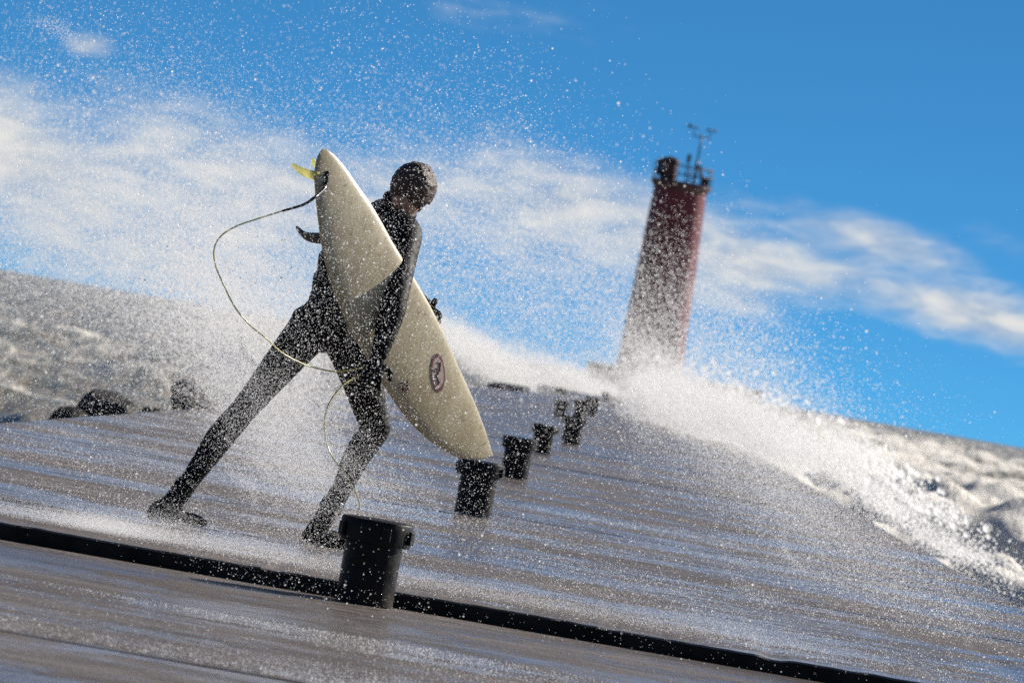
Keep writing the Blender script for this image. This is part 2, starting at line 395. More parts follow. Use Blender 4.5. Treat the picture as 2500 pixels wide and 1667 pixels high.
# kerb lip on the far left corner
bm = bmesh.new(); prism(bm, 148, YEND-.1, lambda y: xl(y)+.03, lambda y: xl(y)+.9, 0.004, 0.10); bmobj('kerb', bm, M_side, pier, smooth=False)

# ------------------------------------------------------------------ bollards
def make_bollard():
    t = empty('bollard'); bm = bmesh.new()
    lathe(bm, [(0.0985, 0), (0.0985, .01), (0.098, .05), (0.0985, .15), (0.0985, .225)], 56)
    bmobj('post', bm, M_iron, t, auto=40)
    bm = bmesh.new()
    lathe(bm, [(0.104, .205), (0.120, .206), (0.1235, .210), (0.1245, .25), (0.1245, .281), (0.1225, .2855), (0.116, .2875), (0.06, .291), (0.01, .292)], 56)
    bmobj('cap', bm, M_iron, t, auto=35)
    for a_ in (-.35, 1.9, 3.6, 5.0):
        bm = bmesh.new(); box(bm, (0.129, 0, 0.243), (.013, .034, .046), Matrix.Rotation(a_, 4, 'Z')); bmesh.ops.bevel(bm, geom=bm.edges[:], offset=.003, segments=1, affect='EDGES')
        bmobj('lug', bm, M_iron, t, smooth=False)
    return t
def copy_tree(o, loc, s=1.0, rz=0):
    c = o.copy(); col.objects.link(c); c.location = loc; c.scale = (s, s, s); c.rotation_euler = (0, 0, rz)
    for ch in o.children:
        d = ch.copy(); col.objects.link(d); d.parent = c
    return c
b0 = make_bollard()
def onground(px, py, zg=0.0, zmax=None):
    l = CR*px+SR*(py-654)-1262.3; d = -SR*px+CR*(py-654); Z = F*(HC-zg)/d
    return Vector((l*Z/F, Z, zg))
BL = [((888, 1474), LOW, 'nearest and largest black iron bollard at the foot of the concrete step', 1.0, .06),
      ((1153, 1259), 0, 'black bollard just under the nose of the surfboard, second nearest', 1.0, 0),
      ((1254, 1168), 0, 'third black bollard along the row, just beyond the surfboard nose', 1.03, 0),
      ((1320, 1108), 0, 'shorter looking fourth black bollard, blurred, left of the tall blurred one', .97, 0),
      ((1393, 1084), 0, 'fifth blurred bollard, with the stubs of farther ones showing right behind its cap', 1.1, 0),
      ((1366, 1018), 0, 'small far bollard standing left of the cluster, above the fifth one', 1.0, 0),
      ((1414, 1026), 0, 'far bollard in the middle of the blurred cluster', 1.15, 0),
      ((1441, 1014), 0, 'far bollard at the right of the blurred cluster, in front of the mist', 1.25, 0),
      ((1494, 994), 0, 'left one of two far bollards standing close together in the white spray', 1.0, 0),
      ((1513, 994), 0, 'right one of two far bollards standing close together in the white spray', 1.0, .0),
      ((1476, 981), 0, 'thin far bollard left of the close pair, half lost in mist', 1.0, 0),
      ((1592, 996), 0, 'faintest bollard, almost swallowed by the splash under the tower', 1.2, 0)]
for i, ((px, py), zg, lab, s, dz) in enumerate(BL):
    loc = onground(px, py, zg); loc.z = zg+.004
    if i == 0: loc = Vector((onground(888, 1474, LOW).x, 19.40, LOW+.004)); o = b0; o.location = loc
    else: o = copy_tree(b0, loc, s, random.uniform(0, 6))
    tag(o, lab, 'bollard', 'row of black iron bollards along the pier')

# ------------------------------------------------------------------ boulders beside the pier
def boulder(c, r, seed, lab, sq=(1, 1, .8)):
    bm = bmesh.new(); bmesh.ops.create_icosphere(bm, subdivisions=4, radius=1.0)
    rr = random.Random(seed); planes = [(Vector((rr.gauss(0, 1), rr.gauss(0, 1), rr.gauss(0, 1))).normalized(), rr.uniform(.62, .9)) for _ in range(11)]
    for v in bm.verts:
        n = v.co.normalized(); k = 1.0
        for (pn, pd) in planes:
            dd = n.dot(pn)
            if dd > 1e-3: k = min(k, pd/dd)
        k += 0.05*mnoise.noise(n*3+Vector((seed, 0, 0)))
        v.co = Vector((n.x*sq[0], n.y*sq[1], n.z*sq[2]))*k*r
    o = bmobj('boulder', bm, M_rock, auto=28); o.location = c; o.rotation_euler = (0, 0, rr.uniform(0, 6))
    return tag(o, lab, 'boulder', 'dark boulders beside the left edge of the pier')
def rb(px, py, Z, wpx, lab, seed, sq=(1, 1, .8)):
    c = P(px, py, Z); boulder(c, wpx*Z/F*0.62, seed, lab, sq)
rb(165, 1028, 40.5, 84, 'low pointed wet boulder, leftmost of the three by the pier edge', 3, (1.1, 1, .75))
rb(268, 1012, 42.0, 138, 'largest dark boulder, humped, in the middle of the three by the pier edge', 8, (1.1, 1, .8))
rb(458, 985, 47.0, 100, 'rounded boulder nearest the surfer\'s trailing leg, right of the big one', 12, (1, 1, 1))
rb(520, 1010, 51.0, 60, 'small boulder in the spray behind the surfer\'s trailing knee', 15)
rb(380, 1015, 45.0, 60, 'small low boulder between the big hump and the rounded one', 16, (1.2, 1, .6))
rb(1388, 950, 262, 46, 'pale misted boulder far off at the end of the deck', 18, (1.2, 1, .6))

# ------------------------------------------------------------------ lighthouse
TZ = 343.0; tb = P(1670, 449, TZ); TX = tb.x-.15; TOP = tb.z
tw = empty('lighthouse', (TX, TZ, 1.45)); tag(tw, 'tapering dark red lighthouse with a railed gallery and weather mast at the pier end', 'lighthouse')
H0 = 1.45
bm = bmesh.new()
prof = [(2.02-(2.02-1.60)*t, H0+(TOP-.35-H0)*t) for t in np.linspace(0, 1, 12)]
lathe(bm, prof, 48, (TX, TZ, 0)); bmobj('wall', bm, M_tower, tw, auto=35)
bm = bmesh.new(); lathe(bm, [(1.58, TOP-.52), (1.68, TOP-.36), (1.84, TOP-.14), (1.84, TOP), (1.84, TOP+.05)], 48, (TX, TZ, 0)); bmobj('gallery_deck', bm, M_dark, tw, auto=30)
def ring(r, z, rad):
    bm = bmesh.new(); n = 48
    pts = [(TX+r*math.cos(2*math.pi*i/n), TZ+r*math.sin(2*math.pi*i/n), z) for i in range(n+1)]; tube(bm, pts, rad, 6); return bm
for zz in (.55, 1.05): bmobj('handrail', ring(1.78, TOP+zz, .03), M_dark, tw)
for i in range(14):
    a = 2*math.pi*i/14; bm = bmesh.new(); tube(bm, [(TX+1.78*math.cos(a), TZ+1.78*math.sin(a), TOP), (TX+1.78*math.cos(a), TZ+1.78*math.sin(a), TOP+1.08)], .032, 6)
    bmobj('railing_post', bm, M_dark, tw)
bm = bmesh.new(); lathe(bm, [(.52, TOP+.05), (.52, TOP+.55), (.47, TOP+.6), (.47, TOP+1.15), (.56, TOP+1.18), (.54, TOP+1.35), (.1, TOP+1.5)], 28, (TX-.86, TZ, 0))
bmobj('beacon_housing', bm, M_dark, tw, auto=35)
bm = bmesh.new(); box(bm, (TX-1.5, TZ-.2, TOP+.75), (.3, .4, 1.0)); bmobj('cabinet', bm, M_dark, tw, smooth=False)
bm = bmesh.new(); lathe(bm, [(.05, TOP+.05), (.05, TOP+1.3), (.13, TOP+1.35), (.14, TOP+1.7), (.03, TOP+1.85)], 16, (TX+.18, TZ-.2, 0)); bmobj('beacon_lamp', bm, M_lens, tw, auto=35)
mx = TX+.72
bm = bmesh.new(); tube(bm, [(mx, TZ, TOP), (mx, TZ, TOP+1.6)], .09, 10); tube(bm, [(mx, TZ, TOP+1.6), (mx, TZ, TOP+3.15)], .055, 10)
mast = bmobj('mast', bm, M_steel, tw)
bm = bmesh.new(); tube(bm, [(mx-.55, TZ, TOP+2.95), (mx+.55, TZ, TOP+2.95)], .035, 8); bmobj('crossarm', bm, M_steel, mast)
for s in (-.5, .5):
    bm = bmesh.new(); tube(bm, [(mx+s, TZ, TOP+2.95), (mx+s, TZ, TOP+3.42)], .03, 8)
    for q in (0, 1, 2) if s > 0 else ():
        a = q*2.094+.3; bx, by = math.cos(a)*.28, math.sin(a)*.28
        tube(bm, [(mx+s, TZ, TOP+3.45), (mx+s+bx, TZ+by, TOP+3.45)], .018, 6)
        r_ = bmesh.ops.create_icosphere(bm, subdivisions=2, radius=.09); bmesh.ops.translate(bm, vec=(mx+s+bx, TZ+by, TOP+3.45), verts=r_['verts'])
    if s < 0:
        tube(bm, [(mx+s-.32, TZ, TOP+3.45), (mx+s+.28, TZ, TOP+3.45)], [.02, .05], 8)
        box(bm, (mx+s-.30, TZ, TOP+3.5), (.22, .03, .24))
    bmobj('anemometer' if s > 0 else 'wind_vane', bm, M_steel, mast)
for s in (-1, 1):
    bm = bmesh.new(); tube(bm, [(mx+.05, TZ+s*.1, TOP+1.25), (mx+.72, TZ+s*.55, TOP+.04)], .065, 8); bmobj('brace', bm, M_dark, tw)
bm = bmesh.new(); tube(bm, [(mx-.02, TZ-.1, TOP+1.2), (mx+.3, TZ-.1, TOP+1.2)], .06, 8); bmobj('bracket', bm, M_dark, tw, smooth=False)
bm = bmesh.new(); box(bm, (mx+.62, TZ-.3, TOP+.35), (.4, .4, .5)); bmobj('equipment_box', bm, M_dark, tw, smooth=False)
bm = bmesh.new(); box(bm, (TX, TZ-1.95, H0+1.1), (.9, .16, 2.1)); bmesh.ops.bevel(bm, geom=bm.edges[:], offset=.03, segments=1, affect='EDGES'); bmobj('door', bm, M_dark, tw, smooth=False)
bm = bmesh.new(); xa = 4.75
box(bm, ((xa+15.2)/2, TZ, -1.3), (15.2-xa, 9, 5.5)); bmesh.ops.bevel(bm, geom=bm.edges[:], offset=.08, segments=2, affect='EDGES')
fb = bmobj('foundation_block', bm, M_conc, None, smooth=False); tag(fb, 'square concrete foundation block under the red lighthouse', 'foundation')

# ------------------------------------------------------------------ surfer
pr = empty('person', P(640, 1300, 22.1)); pr.location.z = 0.0; pr.matrix_world = Matrix.Translation(pr.location)
tag(pr, 'surfer in black wetsuit striding to the right with head down, clutching a surfboard', 'person')
def blobs_mesh(name, parts, voxel, mats, parent, smooth_it=6, disp=None):
    """parts: chains [(centre, radius or (r1,r2,r3) with axes)], merged to one continuous skin"""
    bm = bmesh.new(); proto = bmesh.new(); bmesh.ops.create_icosphere(proto, subdivisions=2, radius=1.0)
    pv = [v.co.copy() for v in proto.verts]; pf = [[v.index for v in f.verts] for f in proto.faces]; proto.free()
    V = []; Fc = []
    def ell(c, rad, Mx):
        base = len(V)
        for v in pv:
            V.append(tuple(c+Mx @ Vector((v.x*rad[0], v.y*rad[1], v.z*rad[2]))))
        for f in pf: Fc.append([base+i for i in f])
    for ch in parts:
        if ch[0] == 'E': ell(ch[1], ch[2], ch[3]); continue
        for (c0, r0), (c1, r1) in zip(ch, ch[1:]):
            L = (c1-c0).length; n = max(2, int(L/(min(r0, r1)*0.35)))
            for i in range(n+1):
                t = i/n; r = r0+(r1-r0)*t; ell(c0.lerp(c1, t), (r, r, r), Matrix.Identity(3))
    me = bpy.data.meshes.new(name+'_src'); me.from_pydata(V, [], Fc)
    o = bpy.data.objects.new(name+'_src', me); col.objects.link(o)
    md = o.modifiers.new('r', 'REMESH'); md.mode = 'VOXEL'; md.voxel_size = voxel
    ms = o.modifiers.new('s', 'SMOOTH'); ms.iterations = smooth_it; ms.factor = 0.5
    dg = bpy.context.evaluated_depsgraph_get(); me2 = bpy.data.meshes.new_from_object(o.evaluated_get(dg))
    bpy.data.objects.remove(o); bpy.data.meshes.remove(me); me2.name = name; me2.materials.clear()
    return link(name, me2, mats, parent)
def frame(zaxis, xaxis):
    z = Vector(zaxis).normalized(); x = Vector(xaxis); x = (x-z*x.dot(z)).normalized(); y = z.cross(x)
    return Matrix((x, y, z)).transposed()
def lerpc(pts, n=4):      # smooth a chain of (centre, radius)
    cs = catmull([p for p, r in pts], n); rs = catmull([Vector((r, 0, 0)) for p, r in pts], n)
    return [(c, r.x) for c, r in zip(cs, rs)]
pel = P(797, 790, 22.22); waist = P(838, 700, 22.26); chest = P(880, 610, 22.31); upch = P(925, 552, 22.30); nb = P(962, 520, 22.28)
lat = Vector((0.34, -0.94, 0))           # towards the right shoulder
latp = Vector((-0.35, -0.93, 0))
rsh = P(988, 572, 22.10); lsh = P(936, 527, 22.47)
relb = P(965, 735, 21.86); rwr = P(927, 862, 21.80)
lelb = P(975, 700, 22.62); lwr = P(1046, 752, 22.46)
rhip = P(762, 800, 22.13); rkn = P(592, 1004, 21.99); ran = P(418, 1231, 21.89)
lhip = P(838, 812, 22.32); lkn = P(919, 1046, 22.43); lan = P(800, 1252, 22.38)
hc = P(1006, 466, 22.24); FD = Vector((.12, .92, -.36)).normalized(); HU = Vector((.30, .22, .90)); HU = (HU-FD*HU.dot(FD)).normalized()
g = 0.0035
def body_parts(g):
    A = (upch-pel).normalized()
    pp = []
    pp.append(('E', pel, (.118+g, .158+g, .115+g), frame(A, (1, .2, 0))))
    pp.append(('E', pel.lerp(waist, .5), (.104+g, .148+g, .10+g), frame(A, (1, .3, 0))))
    pp.append(('E', waist+Vector((-.018,0,0)), (.105+g, .135+g, .10+g), frame(A, (1, .3, 0))))
    pp.append(('E', waist.lerp(chest, .5)+Vector((-.02,0,0)), (.118+g, .15+g, .10+g), frame(A, (1, .35, 0))))
    pp.append(('E', chest+Vector((-.015,0,0)), (.125+g, .165+g, .11+g), frame(A, (1, .35, 0))))
    pp.append(('E', upch, (.095+g, .17+g, .085+g), frame(A, (1, .35, 0))))
    # glutes
    pp.append(('E', rhip+Vector((.0, -.0, .0)), (.094+g, .094+g, .10+g), Matrix.Identity(3)))
    pp.append(('E', lhip+Vector((-.03, .0, .01)), (.095+g, .095+g, .105+g), Matrix.Identity(3)))
    # trailing (right) leg
    pp.append(lerpc([(rhip, .088+g), (rhip.lerp(rkn, .4)+Vector((.005, 0, .012)), .073+g), (rkn.lerp(rhip, .12), .053+g), (rkn, .050+g),
                     (rkn.lerp(ran, .30)+Vector((-.008, -.006, .0)), .053+g), (rkn.lerp(ran, .68), .038+g), (ran, .033+g)]))
    # leading (left) leg
    pp.append(lerpc([(lhip, .090+g), (lhip.lerp(lkn, .42)+Vector((.012, 0, 0)), .083+g), (lkn.lerp(lhip, .14), .062+g), (lkn, .054+g),
                     (lkn.lerp(lan, .30)+Vector((-.014, -.006, .0)), .055+g), (lkn.lerp(lan, .68), .040+g), (lan, .034+g)]))
    # arms
    pp.append(lerpc([(upch.lerp(rsh, .6), .072+g), (rsh, .068+g), (rsh.lerp(relb, .35), .062+g), (rsh.lerp(relb, .7), .054+g), (relb, .047+g),
                     (relb.lerp(rwr, .3), .050+g), (rwr, .033+g)]))
    pp.append(lerpc([(upch.lerp(lsh, .6), .072+g), (lsh, .060+g), (lsh.lerp(lelb, .4), .050+g), (lelb, .038+g), (lelb.lerp(lwr, .35), .040+g), (lwr, .027+g)]))
    pp.append([(nb.lerp(rsh, .15)+Vector((0, 0, -.02)), .07+g), (rsh, .058+g)]); pp.append([(nb.lerp(lsh, .15)+Vector((0, 0, -.02)), .07+g), (lsh, .056+g)])
    return pp
def hp(f, u, s): return hc+FD*f+HU*u+FD.cross(HU)*s
hm = frame(HU, FD)
# body: head, neck and the whole figure in one skin (it shows only above the collar)
bp = body_parts(-.004)
bp.append([(nb+Vector((-.01, 0, -.01)), .066), (nb.lerp(hc, .45), .056), (hc-HU*.05-FD*.02, .056)])
bp.append(('E', hp(-.012, .018, 0), (.090, .072, .082), hm))
bp.append(('E', hp(.03, -.045, 0), (.055, .052, .062), hm))
bp.append([(hp(.045, -.085, 0), .022), (hp(.066, -.092, 0), .020)])                      # chin
bp.append([(hp(.082, .004, 0), .009), (hp(.098, -.026, 0), .013), (hp(.086, -.036, 0), .012)])  # nose
for s in (-1, 1):
    bp.append(('E', hp(-.006, -.012, s*.074), (.019, .007, .031), hm))                    # ear
    bp.append([(hp(.080, .014, s*.012), .009), (hp(.070, .016, s*.042), .010)])          # brow
    bp.append(('E', hp(.062, -.032, s*.036), (.02, .02, .02), hm))                         # cheek
bp.append([(hp(.082, -.056, -.018), .008), (hp(.088, -.055, 0), .009), (hp(.082, -.056, .018), .008)])  # mouth
for an, dd in ((ran, Vector((.62, .78, 0))), (lan, Vector((.86, .5, 0)))):
    dd.normalize(); g0 = Vector((an.x, an.y, .03)); bp.append([(an, .03), (g0-dd*.045, .026), (g0+dd*.08, .026), (g0+dd*.18, .020)])
body = blobs_mesh('body', bp, .006, M_skin, pr, 5)
ws = blobs_mesh('wetsuit', body_parts(g), .0075, M_neo, pr, 7); ws['label'] = 'black full-length neoprene wetsuit'
for s in (-1, 1):
    bm = bmesh.new(); bmesh.ops.create_uvsphere(bm, u_segments=16, v_segments=10, radius=.0115); bmesh.ops.translate(bm, vec=hp(.071, .000, s*.030), verts=bm.verts[:])
    bmobj('eye', bm, mat('eye_white', (.7, .68, .65), .2), pr)
# collar
bm = bmesh.new(); ax = (hc-nb).normalized(); q = frame(ax, (1, 0, 0)); cc = nb.lerp(hc, .34)-ax*.002
pts = [cc+q @ Vector((math.cos(a)*.062, math.sin(a)*.062, 0)) for a in np.linspace(0, 2*math.pi, 33)]; tube(bm, pts, .017, 10); bmobj('collar', bm, M_neo, pr)
# hair
bm = bmesh.new(); bmesh.ops.create_icosphere(bm, subdivisions=6, radius=1.0)
dele = []
for v in bm.verts:
    n = v.co.normalized(); f = n.x; u = n.z
    if (f > .42 and u < .42-(f-.42)*.0) or (u < -.70 and f > -.05) or (abs(n.y) > .75 and f > .0 and u < -.30) or u < -.93: dele.append(v); continue
    k = 1+.04*mnoise.noise(n*4)+.03*mnoise.noise(n*11)+.016*mnoise.noise(n*26)
    v.co = hp(-.010, .014, 0)+hm @ Vector((n.x*.100*k, n.y*.090*k, n.z*.100*k))
bmesh.ops.delete(bm, geom=dele, context='VERTS')
hair = bmobj('hair', bm, M_hair, pr)
sd = hair.modifiers.new('thick', 'SOLIDIFY'); sd.thickness = .012; sd.offset = -1
# neck hair / nape
# boots
for an, dd, lat_ in ((ran, Vector((.62, .78, 0)), 0), (lan, Vector((.86, .5, 0)), 1)):
    dd.normalize(); g0 = Vector((an.x, an.y, .0))
    side = Vector((dd.y, -dd.x, 0)); fm = frame((0, 0, 1), dd)
    hx = -.082 if not lat_ else -.06
    ps = [[(an+(rkn-ran if not lat_ else lkn-lan).normalized()*.09, .044), (an, .041), (g0+dd*hx*.7+Vector((0, 0, .05)), .041), (g0+dd*hx+Vector((0, 0, .036)), .034)],
          ('E', g0+dd*.02+Vector((0, 0, .036)), (.09, .036, .036), fm),
          ('E', g0+dd*.11+Vector((0, 0, .030)), (.085, .045, .028), fm),
          ('E', g0+dd*.155+Vector((0, 0, .024)), (.055, .047, .022), fm),
          ('E', g0+dd*.05+Vector((0, 0, .010)), (.135, .038, .010), fm)]
    bt = blobs_mesh('boot', ps, .005, M_neo, pr, 4)
# board geometry comes first, the hands hold its rails
D = lambda x, y: (x/.9408, y/.9408)
Lp = [(741, 343), (733, 352), (726, 370), (722, 400), (725, 450), (732, 510), (742, 580), (757, 640), (778, 700), (806, 760), (840, 818), (880, 882), (918, 940), (958, 988), (1005, 1027), (1055, 1052), (1100, 1056), (1131, 1046)]
Rp = [(741, 342), (752, 344), (768, 356), (792, 384), (822, 428), (850, 466), (880, 518), (900, 556), (940, 620), (985, 698), (1012, 752), (1050, 838), (1090, 925), (1115, 990), (1132, 1046)]
A0 = np.array(D(741, 342)); B0 = np.array(D(1132, 1046)); LEN = np.linalg.norm(B0-A0); U = (B0-A0)/LEN; Vp = np.array((U[1], -U[0]))
def ab(lst):
    a = np.array([D(*p) for p in lst])-A0; return a @ U, a @ Vp
la, lb = ab(Lp); ra, rb_ = ab(Rp)
o1 = np.argsort(la); la, lb = la[o1], lb[o1]; o2 = np.argsort(ra); ra, rb_ = ra[o2], rb_[o2]
BZ = 22.0; TILT = 0.00125
def board_pt(a, b):
    s = a/LEN; px = A0+U*a+Vp*b
    return P(px[0], px[1], BZ+0.95*(s-.5)+TILT*b+.10*(2*s-1)**2)
n_s, n_t = 90, 20
S = 0.5-0.5*np.cos(np.linspace(0, math.pi, n_s)); aa = S*LEN
bl_, br_ = np.interp(aa, la, lb), np.interp(aa, ra, rb_)
def sm(x, it=3):
    for _ in range(it): x[1:-1] = (x[:-2]+2*x[1:-1]+x[2:])/4
    return x
sm(bl_); sm(br_)
NB = None
top, bot = [], []
for i in range(n_s):
    rt, rbm = [], []
    for j in range(n_t+1):
        th = math.pi*j/n_t; t = -math.cos(th); b = (bl_[i]+br_[i])/2+t*(br_[i]-bl_[i])/2
        p = board_pt(aa[i], b)
        du = board_pt(aa[i]+1, b)-board_pt(aa[i]-1, b); dv = board_pt(aa[i], b+1)-board_pt(aa[i], b-1)
        nrm = du.cross(dv).normalized()
        if nrm.y > 0: nrm.negate()
        wd = (br_[i]-bl_[i])/230; thk = 0.030*min(1, wd*1.25)*(math.sin(th)**.75 if 0 < j < n_t else 0)
        rt.append(p+nrm*thk); rbm.append(p-nrm*thk*.95)
    top.append(rt); bot.append(rbm)
bm = bmesh.new()
tv = [[bm.verts.new(p) for p in r] for r in top]; bv = [[tv[i][j] if j in (0, n_t) else bm.verts.new(p) for j, p in enumerate(r)] for i, r in enumerate(bot)]
for i in range(n_s-1):
    for j in range(n_t):
        for vv, fl in ((tv, 0), (bv, 1)):
            q4 = [vv[i][j], vv[i][j+1], vv[i+1][j+1], vv[i+1][j]]
            q4 = list(dict.fromkeys(q4))
            if len(q4) > 2:
                try: bm.faces.new(q4 if fl else q4[::-1])
                except ValueError: pass
bmesh.ops.remove_doubles(bm, verts=bm.verts[:], dist=.0004); bmesh.ops.recalc_face_normals(bm, faces=bm.faces[:])
bd = empty('surfboard', board_pt(LEN*.5, 0)); tag(bd, 'worn cream surfboard with a dark red oval logo, held under the surfer\'s right arm', 'surfboard')
hull = bmobj('hull', bm, M_board, bd)
dn = (board_pt(300, 0)-board_pt(301, 0)).cross(board_pt(300, 0)-board_pt(300, 1)).normalized()
if dn.y > 0: dn.negate()            # deck side faces the camera
def on_deck(px, py, off=0.0325):
    rel = np.array((px, py))-A0; a = rel @ U; b = rel @ Vp
    i = min(n_s-1, max(0, int(np.searchsorted(aa, a)))); c_ = (bl_[i]+br_[i])/2; hw = (br_[i]-bl_[i])/2
    t = max(-1, min(1, (b-c_)/hw)); wd = 2*hw/230
    th = 0.030*min(1, wd*1.25)*(math.sqrt(max(0, 1-t*t))**.75)
    return board_pt(a, b)+dn*(th+off-.030)
# logo
def oval(cx_, cy_, rx, ry, w0, w1, m_, nm, rot=.10, off=.0322):
    bm = bmesh.new(); n = 48; rings = []
    for w_ in (w0, w1):
        rg = []
        for i in range(n):
            a = 2*math.pi*i/n; x_ = math.cos(a)*rx*w_; y_ = math.sin(a)*ry*w_
            rg.append(bm.verts.new(on_deck(cx_+x_*math.cos(rot)-y_*math.sin(rot), cy_+x_*math.sin(rot)+y_*math.cos(rot), off)))
        rings.append(rg)
    for i in range(n): bm.faces.new((rings[0][i], rings[0][(i+1) % n], rings[1][(i+1) % n], rings[1][i]))
    return bmobj(nm, bm, m_, bd)
lg = oval(1056, 908, 18, 47, .80, 1.0, M_red, 'logo', -.04)
oval(1056, 908, 18, 47, .04, .795, M_pink, 'logo_field', -.04, .0322)
bm = bmesh.new()     # worn figure inside the oval
for (x0, y0, x1, y1, r_) in ((1050, 885, 1062, 880, .004), (1062, 880, 1060, 905, .004), (1060, 905, 1051, 915, .004), (1051, 915, 1060, 934, .004), (1060, 934, 1053, 938, .003), (1050, 897, 1056, 903, .005)):
    tube(bm, [on_deck(x0, y0, .0325), on_deck(x1, y1, .0325)], r_, 6, .3)
bmobj('logo_emblem', bm, M_red, bd)
bm = bmesh.new()
for (x0, y0, x1, y1, r_) in ((968, 930, 976, 960, .006), (980, 925, 984, 950, .004), (962, 945, 990, 955, .003)):
    tube(bm, [on_deck(x0, y0, .0325), on_deck(x1, y1, .0325)], r_, 6, .3)
bmobj('faded_mark', bm, M_red, bd)
# stringer
# fins on the underside, sweeping back from the tail
def fin(base, tip, midp, m_, lab, r0=.030, rt=.012):
    pts = catmull([base, midp, tip], 10); n = len(pts); bm = bmesh.new()
    chord = (board_pt(200, 0)-board_pt(100, 0)).normalized(); rings = []
    thd = chord.cross((tip-base).normalized()).normalized()
    for i, p in enumerate(pts):
        t = i/(n-1); c = (r0+(rt-r0)*t)*math.sqrt(max(0, 1-t**9)); c = max(c, .002); h = .011*(1-.25*t)*math.sqrt(max(0, 1-t**9))+.001
        rings.append([bm.verts.new(p+chord*c*math.cos(2*math.pi*k/14)+thd*h*math.sin(2*math.pi*k/14)) for k in range(14)])
    for A, B in zip(rings, rings[1:]):
        for i in range(14): bm.faces.new((A[i], A[(i+1) % 14], B[(i+1) % 14], B[i]))
    bm.faces.new(rings[-1]); bm.faces.new(list(reversed(rings[0]))); o = bmobj('fin', bm, m_, bd); o['label'] = lab
fin(P(778, 432, 21.60), P(714, 404, 21.74), P(742, 421, 21.68), M_fin_y, 'translucent yellow side fin', .024, .020)
fin(P(785, 418, 21.72), P(766, 392, 21.86), P(770, 402, 21.80), M_fin_y, 'small yellow fin half hidden behind the tail', .024, .018)
fin(P(800, 583, 21.78), P(724, 556, 21.95), P(750, 578, 21.88), M_fin_b, 'black curved fin', .028, .020)
# leash
lz = [on_deck(792, 418, .036), on_deck(789, 432, .038), on_deck(780, 458, .045), P(768, 482, 21.48), P(740, 500, 21.5), P(690, 515, 21.52)]
ly = [P(690, 515, 21.52), P(630, 534, 21.52), P(578, 552, 21.52), P(540, 576, 21.53), P(523, 608, 21.55), P(527, 650, 21.6), P(548, 700, 21.65), P(575, 752, 21.72), P(610, 793, 21.78), P(650, 826, 21.80),
      P(690, 862, 21.92), P(742, 889, 22.02), P(780, 900, 22.08), P(820, 907, 22.10), P(862, 902, 22.12), P(898, 893, 22.14), P(900, 905, 22.2), P(870, 920, 22.2), P(840, 938, 22.15), P(812, 970, 22.12), P(795, 1010, 22.1), P(793, 1060, 22.1), P(806, 1105, 22.1), P(830, 1140, 22.1),
      P(858, 1180, 22.12), P(874, 1215, 22.15), P(878, 1240, 22.2), P(866, 1262, 22.25), P(835, 1262, 22.30)]
le = empty('leash', lz[0]); tag(le, 'thin yellow and black leg rope looping from the board tail to the ankle', 'leash')
bm = bmesh.new(); c1 = catmull(lz, 8); tube(bm, c1, list(np.linspace(.0085, .0045, len(c1))), 10); bmobj('rail_saver', bm, M_fin_b, le)['label'] = 'thick black end of the leash'
bm = bmesh.new(); c2 = catmull(ly, 8); tube(bm, c2, .0031, 8); bmobj('cord', bm, M_cord_y, le)
bm = bmesh.new(); axn = (lkn-lan).normalized(); fq = frame(axn, (1, 0, 0)); cc = lan+axn*.035
lathe(bm, [(.043, -.026), (.047, -.02), (.047, .02), (.043, .026)], 28); bmesh.ops.transform(bm, matrix=Matrix.Translation(cc) @ fq.to_4x4(), verts=bm.verts[:]); bmobj('ankle_cuff', bm, M_fin_b, le)
# gloves
def glove(wrist, palm, across, curl, fwd, r=.0095):
    """fwd: finger direction, across: from little finger to index, curl: direction the fingertips close towards"""
    fwd, across, curl = fwd.normalized(), across.normalized(), curl.normalized(); ps = []
    fm = frame(fwd, across)
    ps.append([(wrist, .031), (wrist.lerp(palm, .5), .027)])
    ps.append(('E', palm, (.043, .018, .050), fm))
    for k, (L, off) in enumerate(((.070, .033), (.082, .011), (.078, -.011), (.062, -.032))):
        b = palm+across*off+fwd*.036; d1 = (fwd*.9+curl*.45).normalized(); d2 = (fwd*.45+curl*.9).normalized(); d3 = (fwd*-.15+curl).normalized()
        p1 = b+d1*L*.42; p2 = p1+d2*L*.32; p3 = p2+d3*L*.26
        ps.append([(b-fwd*.015, r+.001), (b, r+.0015), (p1, r+.0005), (p2, r), (p3, r-.0015)])
    tb_ = palm+across*.036-fwd*.018; t1 = tb_+(across*.8+fwd*.5+curl*.3).normalized()*.036; t2 = t1+(fwd*.8+curl*.7).normalized()*.03
    ps.append([(tb_, .014), (t1, .012), (t2, .0095)])
    blobs_mesh('glove', ps, .0035, M_neo, pr, 2)
fa = (rwr-relb).normalized()
glove(rwr, rwr+fa*.062+Vector((-.004, .008, 0)), Vector((.75, .25, -.1)), Vector((.25, .95, .0)), fa)
glove(lwr, lwr+Vector((.018, -.03, -.035)), Vector((.1, .2, .9)), Vector((-.55, -.75, -.15)), Vector((.62, -.7, -.30)))

